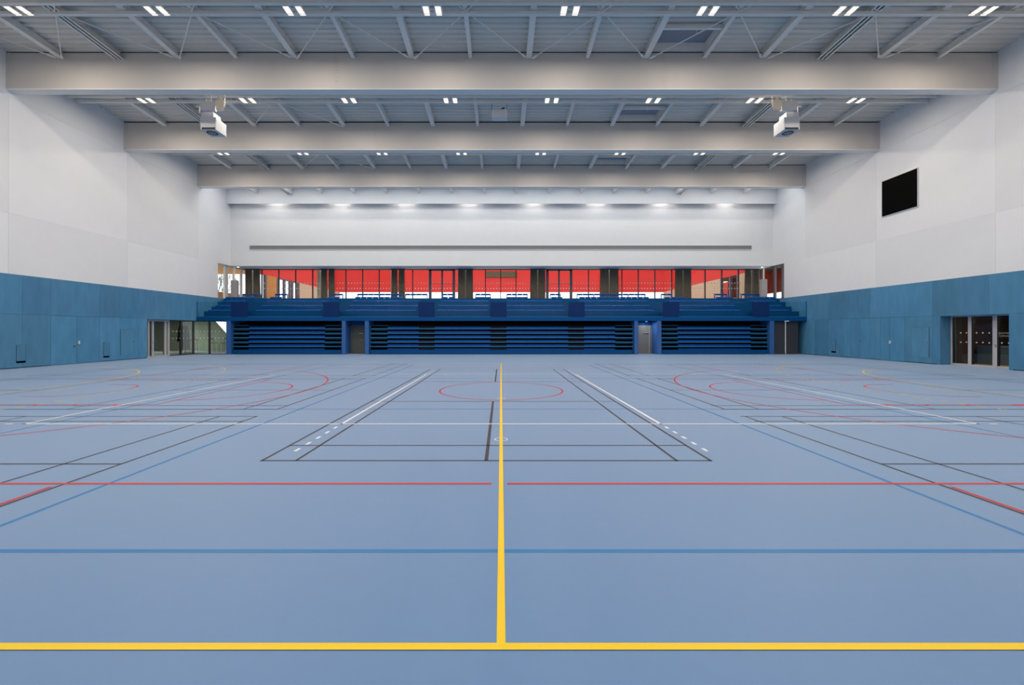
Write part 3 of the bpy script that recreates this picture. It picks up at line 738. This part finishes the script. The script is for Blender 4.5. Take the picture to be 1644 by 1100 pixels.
# slim white floor units with posts at both ends of the stand
for s, (xa, xb, yt, px, lab) in enumerate(((370.3, 380, 450, 374.5, 'left'), (1223, 1232, 448.4, 1228, 'right'))):
    d = 34.6
    t = thing('loudspeaker_column', 'tall white cabinet with slim post above, %s corner of the stand' % lab, 'cabinet', ((X(xa, d)+X(xb, d))/2, d, 4.4), 'corner cabinets')
    B(X(xa, d), X(xb, d), d, d+.3, 4.4, Z(yt, d)).build('cabinet', mat('grey_beige_lacquer_'+lab, (168, 162, 158), .6), t, bevel=.01)
    MB().tube((X(px, d), d+.15, Z(yt, d)), (X(px, d), d+.15, SOFF-.03), .05, 10).build('post', M['steel'], t)
    sp = thing('downlight', 'small lit round downlight in the soffit at the %s corner' % lab, 'downlight', (X(382 if s == 0 else 1224, 35), 35.0, SOFF-.04))
    MB().tube((sp.location.x, 35, SOFF-.05), (sp.location.x, 35, SOFF-.03), .09, 14).build('lens', M['downl'], sp)

# ------------------------------------------------------------------ lower left lobby glazing
LG = WL-.3
w7 = thing('door_5', None, None, (LG, 27.3, 0), kind='structure')
def fy(x): return abs(LG)*FP/(CX-x)
k = MB()
for x, hw in ((245.7, .07), (266.0, .075), (271.0, .07), (239.0, .06)): k.box(LG, LG-.12, fy(x)-hw, fy(x)+hw, 0, 2.5)
k.box(LG-.012, LG-.11, fy(237), fy(271), 2.38, 2.49); k.box(LG-.012, LG-.11, fy(237), fy(271), .004, .1)
k.build('door_frame', M['frame'], w7)
B(LG-.06, LG-.08, fy(239), fy(268), .1, 2.4).build('pane', M['glassd'], w7)
k = MB(); k.tube((LG+.06, fy(246), 1.05), (LG-.02, fy(246), 1.05), .02); k.tube((LG+.06, fy(244.5), 1.05), (LG+.06, fy(249), 1.05), .016); k.build('door_handle', M['chrome'], w7)
w8 = thing('window_7', None, None, (LG, 29.5, 0), kind='structure')
B(LG-.06, LG-.08, fy(271.5), SD+.1, .05, 2.5).build('pane', M['glassd'], w8)
B(LG-.08, X(363, SD), SD+.2, SD+.22, .05, 2.5).build('front_pane', M['glass'], w8)
k = MB()
k.box(LG, LG-.1, fy(291)-.05, fy(291)+.05, 0, 2.5)
for x in (310.5, 336.5): k.box(X(x, SD+.2)-.045, X(x, SD+.2)+.045, SD+.14, SD+.26, 0, 2.5)
k.box(LG-.01, LG-.09, fy(271), SD+.2, .003, .05); k.box(LG-.005, X(363, SD), SD+.15, SD+.25, .004, .052); k.box(LG-.005, X(363, SD), SD+.15, SD+.25, 2.44, 2.49)
k.build('window_frame', M['dframe'], w8)
k = MB()
for zz in (1.22, 1.72):
    x = LG+.2
    while x < X(361, SD+.2): k.box(x-.03, x+.03, SD+.19, SD+.199, zz-.03, zz+.03); x += .28
    y = fy(273)
    while y < SD: k.box(LG-.055, LG-.05, y-.03, y+.03, zz-.03, zz+.03); y += .32
k.build('safety_dots', M['dot'], w8)
tag(B(WL-.02, LG-.16, DOOR_L[0]-.02, DOOR_L[0]-.0, 0, 2.5).build('trim_1', M['teal']), kind='structure')
# teal soffit strip below upper cladding over the recess
tag(B(WL, LG-.2, DOOR_L[0], 36, 2.5, 2.53).build('trim_2', M['teal']), kind='structure')
# lobby shell
k = MB(); k.box(-36, WL-.02, 24, 45, -.2, -.01); k.box(WL-.02, X(363, SD)+.5, SD+2.6, 45, -.2, -.01)
tag(k.build('floor_lobby', M['lobby'], origin=(-25, 35, -.2)), kind='structure')
k = MB(); D3 = 37.5
k.face([(-36, D3, 0), (X(364, D3)-.0, D3, 0), (X(364, D3), D3, Z(539, D3)), (X(342, D3), D3, Z(514.5, D3)), (X(342, D3), D3, 2.75), (-36, D3, 2.75)])
tag(k.build('wall_lobby', M['concrete'], origin=(-30, D3, 0)), kind='structure')
ws = bpy.data.objects['wall_lobby'].modifiers.new('s', 'SOLIDIFY'); ws.thickness = .25; ws.offset = -1
tag(B(-36, -35.7, 24, 45, 0, 2.75).build('wall_lobby_left', M['concrete']), kind='structure')
k = MB(); k.box(-36, LG-.2, 24, SD+1, 2.55, 2.7); k.box(-36, WL-.06, SD+1, D3+.3, 2.6, 2.75); k.box(WL-.06, X(330, SD), 36.35, D3+.3, 2.6, 2.75)
tag(k.build('ceiling_lobby', M['brown']), kind='structure')
tag(B(LG-1.3, LG-1.15, 24, 28.6, 0, 2.55).build('wall_lobby_near', M['dbrown']), kind='structure')
lp = bpy.data.lights.new('lobby_fill', 'AREA'); lp.energy = 170; lp.size = 3; lp.color = (1, .97, .9); lo = bpy.data.objects.new('lobby_fill', lp); C.objects.link(lo); lo.location = (-28, 33.5, 2.5)  # unseen fill light added to brighten the lobby
# lobby furniture seen through the glass
def bar_table(x, y, lab):
    t = thing('bar_table', lab, 'table', (x, y, -.01))
    B(x-.35, x+.35, y-.3, y+.3, 1.02, 1.06).build('table_top', M['dark'], t)
    k = MB()
    for a in (-.32, .32):
        for b in (-.27, .27): k.tube((x+a, y+b, -.01), (x+a*.9, y+b*.9, 1.02), .014)
    k.build('legs', M['dark'], t); k = MB(); k.bar((x-.32, y-.27, .25), (x+.32, y-.27, .25), .02, .02); k.bar((x-.32, y+.27, .25), (x+.32, y+.27, .25), .02, .02); k.build('footrest', M['dark'], t)
def bar_stool(x, y, lab, s=1):
    t = thing('bar_stool', lab, 'stool', (x, y, -.01))
    B(x-.19, x+.19, y-.19, y+.19, .74, .77).build('seat', M['dark'], t)
    for a in (-.18, .18):
        for b in (-.18, .18): MB().tube((x+a*1.15, y+b*1.15, -.01), (x+a, y+b, .74), .012).build('leg', M['dark'], t)
    k = MB(); k.tube((x-s*.18, y-.18, .77), (x-s*.24, y-.18, 1.15), .012); k.tube((x-s*.18, y+.18, .77), (x-s*.24, y+.18, 1.15), .012); k.box(x-s*.24-.015, x-s*.24+.015, y-.19, y+.19, 1.05, 1.18); k.build('backrest', M['dark'], t)
bar_table(X(307, 33.5), 33.5, 'high dark bar table behind the second lobby pane')
bar_stool(X(344, 34.5), 34.5, 'tall thin black bar stool by the rightmost lobby pane')
bar_stool(X(359, 34), 34.0, 'black bar stool at the right edge of the lobby beside the blue pier', -1)
t = thing('lobby_totem', 'tall tapering black hooded chair shape standing in the lobby', 'hood', (X(294, 33), 33, -.01))
k = MB(); xx = X(294, 33)
k.hexa([(xx-.35, 32.8, .9), (xx+.35, 32.8, .9), (xx+.35, 33.3, .9), (xx-.35, 33.3, .9), (xx-.22, 32.85, 2.15), (xx+.22, 32.85, 2.15), (xx+.22, 33.2, 2.15), (xx-.22, 33.2, 2.15)]); k.build('hood', M['black'], t)
k = MB(); k.hexa([(xx-.02, 32.8, .25), (xx+.4, 32.8, .25), (xx+.4, 33.2, .25), (xx-.02, 33.2, .25), (xx, 32.85, .9), (xx+.33, 32.85, .9), (xx+.33, 33.2, .9), (xx, 33.2, .9)]); k.tube((xx+.2, 33, -.01), (xx+.2, 33, .25), .03); k.build('base', M['black'], t)

# ------------------------------------------------------------------ flush doors and boxes in the teal cladding
def leaf(name, side, y0, y1, z0, z1, tone, mtl='teal', parent=None):
    xin = WL if side < 0 else WR
    return B(xin+(.006 if side < 0 else -.006)*0, xin-.12 if side < 0 else xin+.12, y0+.008, y1-.008, z0, z1, tone=tone).build(name, M[mtl], parent)
def wall_door(name, side, ys, handles, h=JOINT-.01):
    xin = WL if side < 0 else WR; o = thing(name, None, None, (xin, sum(ys)/len(ys), 0), kind='structure')
    for a, b in zip(ys[:-1], ys[1:]): leaf('door_leaf', side, a, b, .02, h, teal_tone(1.08), parent=o)
    for (y, z, big) in handles:
        s = 1 if side < 0 else -1; k = MB()
        if big: k.box(xin, xin+s*.05, y-.045, y+.045, z-.09, z+.09)
        else: k.tube((xin, y, z), (xin+s*.06, y, z), .03); k.tube((xin+s*.06, y, z), (xin+s*.06, y+.12, z), .014)
        k.build('door_handle', M['white_plastic'] if big else M['chrome'], o, bevel=.01 if big else 0)
        if big and side < 0: k = MB(); k.tube((xin, y-.22, z-.2), (xin+.02, y-.22, z-.2), .035); k.build('lock', M['dark'], o)
wall_door('door_6', -1, [yL(81.5), yL(123.3), yL(159.6)], [(yL(126), Z(550, yL(126)), True)])
wall_door('door_7', 1, sorted([yR(1397), yR(1380.2), yR(1365)]), [(yR(1380.5)-.1, Z(547.5, yR(1380)), False)])
wall_door('door_8', 1, sorted([yR(1452.5), yR(1428), yR(1413)]), [(yR(1429.5), Z(549.5, yR(1429)), True)])
def floorbox(side, xa, xb, ytop, ys0, ys1, lab, slot=True, mtone=(1.12, 1.08, 1.04)):
    fy_ = yL if side < 0 else yR; xin = WL if side < 0 else WR; s = 1 if side < 0 else -1
    ya, yb = sorted((fy_(xa), fy_(xb))); ym = (ya+yb)/2
    t = thing('wall_flap', lab, 'wall flap', (xin, ym, Z(ys1, ym)))
    zt, z0, z1 = Z(ytop, ym), Z(ys1, ym), Z(ys0, ym)
    B(xin, xin+s*.012, ya, yb, z1+.01 if slot else z0, zt, tone=mtone).build('panel', M['teal'], t)
    k = MB(); e = .008
    for a, b, c, d in ((ya, ya+e, z0, zt), (yb-e, yb, z0, zt), (ya, yb, zt, zt+e)): k.box(xin, xin+s*.014, a, b, c, d)
    k.build('joint', M['dgrey'], t)
    if slot: B(xin-s*.0, xin+s*.016, ya, yb, z0, z1).build('vent_slot', M['black'], t)
    else: MB().tube((xin, ya+.08 if side > 0 else yb-.08, (z0+zt)/2), (xin+s*.03, ya+.08 if side > 0 else yb-.08, (z0+zt)/2), .02).build('knob', M['chrome'], t)
floorbox(-1, 26, 41, 554, 579.7, 582.6, 'teal floor-level wall flap with black slot, far left of the left wall', mtone=(1.0, .97, .95))
floorbox(-1, 166, 175.3, 550, 571.6, 574, 'teal wall flap with black slot right of the left double door', mtone=(1.0, .97, .95))
floorbox(-1, 193.5, 215.5, 528.5, 569, 569.8, 'paler teal square hatch on the left wall beside the lobby doors', slot=False)
floorbox(1, 1335, 1342, 545, 563.8, 566.2, 'teal wall flap with black slot on the right wall near the stand', mtone=(1.0, .97, .95))
floorbox(1, 1463.5, 1492, 526, 572.5, 573, 'paler teal square hatch on the right wall beside the glass doors', slot=False)

# ------------------------------------------------------------------ right glass doors in recess
RG = WR+.52
k = MB(); k.box(WR+.002, RG+.3, r1-.03, r1+.12, 0, 2.54); k.box(WR+.002, RG+.3, r0-.12, r0+.03, 0, 2.54); k.box(WR+.002, RG+.3, r0, r1, 2.51, 2.7)
tag(k.build('trim_3', M['teal'], origin=(WR, r0, 0)), kind='structure')
def ry(x): return RG*FP/(x-CX)
d9 = thing('door_9', None, None, (RG, 20, 0), kind='structure')
k = MB()
def vb(x0, x1): k.box(RG, RG+.1, ry(x1), ry(x0), 0, 2.56)
vb(1526, 1529); vb(1554, 1559.5); vb(1593.4, 1600.7)
k.box(RG+.012, RG+.09, r0, r1, 2.46, 2.55); k.box(RG+.012, RG+.09, r0, r1, .004, .1)
k.build('door_frame', M['frame'], d9)
B(RG+.05, RG+.065, r0, r1, .1, 2.46).build('pane', M['glassd'], d9)
k = MB()
for x in (1529.5, 1560.4, 1601.5): k.box(RG+.01, RG+.1, ry(x)-.025, ry(x)+.025, .1, 2.46)
k.build('gasket', M['dark'], d9)
k = MB()
for x, ys in ((1541, (534.5, 549.5)), (1550.2, (534.5, 549.5)), (1566.5, (534.5, 550)), (1576.5, (534.5, 550)), (1586.7, (534.7, 550.6)), (1607, (550.8,)), (1618.3, (551,))):
    for yy in ys: zz = Z(yy, ry(x)); k.box(RG+.04, RG+.048, ry(x)-.025, ry(x)+.025, zz-.025, zz+.025)
k.build('safety_dots', M['dot'], d9)
k = MB(); hy = ry(1598.5); hz = Z(553.5, hy)
k.tube((RG, hy, hz), (RG-.06, hy, hz), .02); k.tube((RG-.06, hy, hz), (RG-.06, hy-.13, hz), .013); k.tube((RG, hy, hz-.1), (RG-.01, hy, hz-.1), .03); k.build('door_handle', M['chrome'], d9)
for txt, yy in (('gymnastique', 534.5), ('rythmique', 539.2)):
    cu = bpy.data.curves.new('door_text', 'FONT'); cu.body = txt; cu.size = .14; cu.extrude = .001; cu.align_x = 'LEFT'; cu.align_y = 'CENTER'; cu.materials.append(mat('pale_lettering_'+txt, (160, 152, 138), .6))
    to = bpy.data.objects.new('door_lettering', cu); C.objects.link(to); to.parent = d9
    yt = ry(1604); to.location = (-.02, yt-20, Z(yy, yt)); to.rotation_euler = (math.pi/2, 0, -math.pi/2)
# room behind
k = MB(); k.box(RG+4.2, RG+4.4, 15, 25, 0, 2.8)
tag(k.build('wall_side_room', M['brown']), kind='structure')
k = MB(); k.box(RG+.2, RG+4.4, 22.6, 22.8, 0, 2.8); tag(k.build('wall_side_room_end', M['brown']), kind='structure')
tag(B(RG+.12, RG+4.4, 15, 25, 2.7, 2.8).build('ceiling_side_room', M['brown']), kind='structure')
tag(B(WR+.8, RG+4.4, 15, 25, -.2, -.005).build('floor_side_room', M['lwood']), kind='structure')
tag(B(RG+2.4, RG+4.1, 17, 22.3, -.005, .95).build('gym_mat', M['mat_blue'], bevel=.03), 'pale blue thick gym mat in the brown room behind the right glass doors', 'gym mat')
lp = bpy.data.lights.new('side_room_fill', 'AREA'); lp.energy = 70; lp.size = 1.5; lp.color = (1, .9, .75); lo = bpy.data.objects.new('side_room_fill', lp); C.objects.link(lo); lo.location = (RG+2, 19.5, 2.65)  # fill light without a fixture, added to lift the brown room

# ------------------------------------------------------------------ scoreboard on the right wall
ya, yb = WR*FP/(1474-CX), WR*FP/(1417.5-CX)
t = thing('scoreboard', 'large black switched-off square screen high on the right white wall', 'scoreboard', (WR, (ya+yb)/2, 8.5))
B(WR-.06, WR, ya, yb, 8.53, 10.60).build('screen', M['black'], t)
k = MB(); e = .035
for a, b, c, d in ((ya-e, ya, 8.5, 10.63), (yb, yb+e, 8.5, 10.63), (ya, yb, 8.53-e, 8.53), (ya, yb, 10.6, 10.6+e)): k.box(WR-.05, WR, a, b, c, d)
k.build('frame', M['white_plastic'], t)

# ------------------------------------------------------------------ hung loudspeaker clusters and centre box
def cluster(s, lab):
    # built for the right side at its own place; s = +1 right, -1 left (mirrored)
    d = 20.9; px = lambda x: X(x, d)
    cx = px(1260) if s > 0 else px(341)
    R = lambda dxp: cx+s*dxp*d/FP          # dxp: px offset outward from the centre of the main box
    Zp = lambda y: Z(y, d)
    t = thing('loudspeaker_cluster', lab, 'loudspeaker', (cx, d, Zp(219)), 'hung loudspeaker clusters')
    def hx(x0, x1, y0, y1, zb0, zb1, zt, dxb=0):
        a, b = R(x0), R(x1)
        return [(a, y0, zb0), (b, y0, zb1), (b, y1, zb1), (a, y1, zb0), (a, y0, zt), (b, y0, zt), (b, y1, zt), (a, y1, zt)]
    def RX(p, dd): q = p-CX if s > 0 else -(p-CX)-3.5; return q*dd/FP
    def ext(prof, ya, yb, k):
        n = len(prof); A = [(R(p[0]), ya, Zp(p[1])) for p in prof]; Bk = [(R(p[0]), yb, Zp(p[1])) for p in prof]
        k.face(A if s < 0 else A[::-1]); k.face(Bk[::-1] if s < 0 else Bk)
        for i in range(n):
            j = (i+1) % n; k.face([A[i], A[j], Bk[j], Bk[i]])
    f0, f1 = 20.5, 21.3
    xi, xo = RX(1259, f0), RX(1284, f0)
    B(xi, xo, f0, f1, Z(208.2, f0), Z(188, f0)).build('main_cabinet', M['white_plastic'], t, bevel=.02)
    xo2 = RX(1281.5, f0)
    B(RX(1260, f0), xo2, f0-.008, f0+.02, Z(207.6, f0), Z(204.6, f0)).build('slot', M['dark'], t)
    B(RX(1264, f0), xo, f0+.05, f1-.2, Z(188, f0), Z(179, f0)).build('side_cabinet', M['white_plastic'], t, bevel=.015)
    zb = Z(208.2, f0); cxx = RX(1272.5, f0); cyy = (f0+f1)/2-.05
    MB().tube((cxx, cyy, zb-.012), (cxx, cyy, zb+.005), .25, 28).build('horn_grille', M['dark'], t)
    k = MB()
    for u in (-.1, 0, .1): k.box(cxx+u-.012, cxx+u+.012, cyy-.2, cyy+.2, zb-.02, zb-.01)
    k.box(cxx-.2, cxx+.2, cyy-.012, cyy+.012, zb-.02, zb-.01); k.build('horn_ribs', M['white_plastic'], t)
    # upper cabinet in front
    k = MB(); ext([(-18, 173), (-17, 187.5), (5, 187), (7, 173)], d-.6, d-.45, k); k.build('upper_cabinet', M['white_plastic'], t)
    # angled horn plate, cream colour paints the lamp light on its side
    k = MB(); ext([(-32, 174), (-31, 181), (-28, 186.5), (-19.5, 187), (-17.5, 173), (-22, 171), (-21, 163)], d-.6, d-.5, k); k.build('angled_cabinet', M['cream'], t)
    # yoke and wires
    k = MB(); k.bar((R(-22), d-.1, Zp(172.5)), (R(24), d-.1, Zp(172.5)), .06, .06)
    zt = 14.09; k.box(s*14.6, s*17.4, d-.13, d-.07, 14.085, 14.14)
    for x in (-22, 8): k.tube((R(x), d-.1, Zp(172)), (R(x), d-.1, zt), .012, 6)
    k.tube((R(23), d+.1, Zp(180)), (R(23), d+.1, Zp(168)), .02, 6); k.bar((R(23), d+.1, Zp(168)), (R(0), d-.1, Zp(168)), .04, .04); k.tube((R(0), d-.1, Zp(168)), (R(0), d-.1, zt), .012, 6)
    k.build('hanging_frame', M['steel'], t)
    k = MB()
    for j in range(8): k.tube((R(-12+j*2), d-.15+.03*(j % 2), Zp(171+(j % 3))), (R(-10+j*2), d-.12, Zp(171+((j+1) % 3))), .02, 5)
    k.build('cable', M['dgrey'], t)
cluster(-1, 'white loudspeaker cluster hanging from the ceiling on the left')
cluster(1, 'white loudspeaker cluster hanging from the ceiling on the right')
d = 22.0
t = thing('hanging_box', 'small white rectangular box hung from the rail at the roof centre', 'box', (X(802, d), d, Z(189, d)))
B(X(790, d), X(814, d), d, d+.35, Z(189.3, d), Z(175.3, d)).build('casing', M['white_plastic'], t, bevel=.015)
k = MB()
for x in (789.5, 813.5): k.tube((X(x, d), d+.1, Z(176, d)), (X(x, d), d+.1, 13.87), .012, 6)
k.build('suspension_wire', M['dgrey'], t)
MB().bar((X(805, d), d+.1, Z(173.5, d)), (X(810, d), d+.1, Z(171.5, d)), .05, .06).build('connector', M['dgrey'], t)
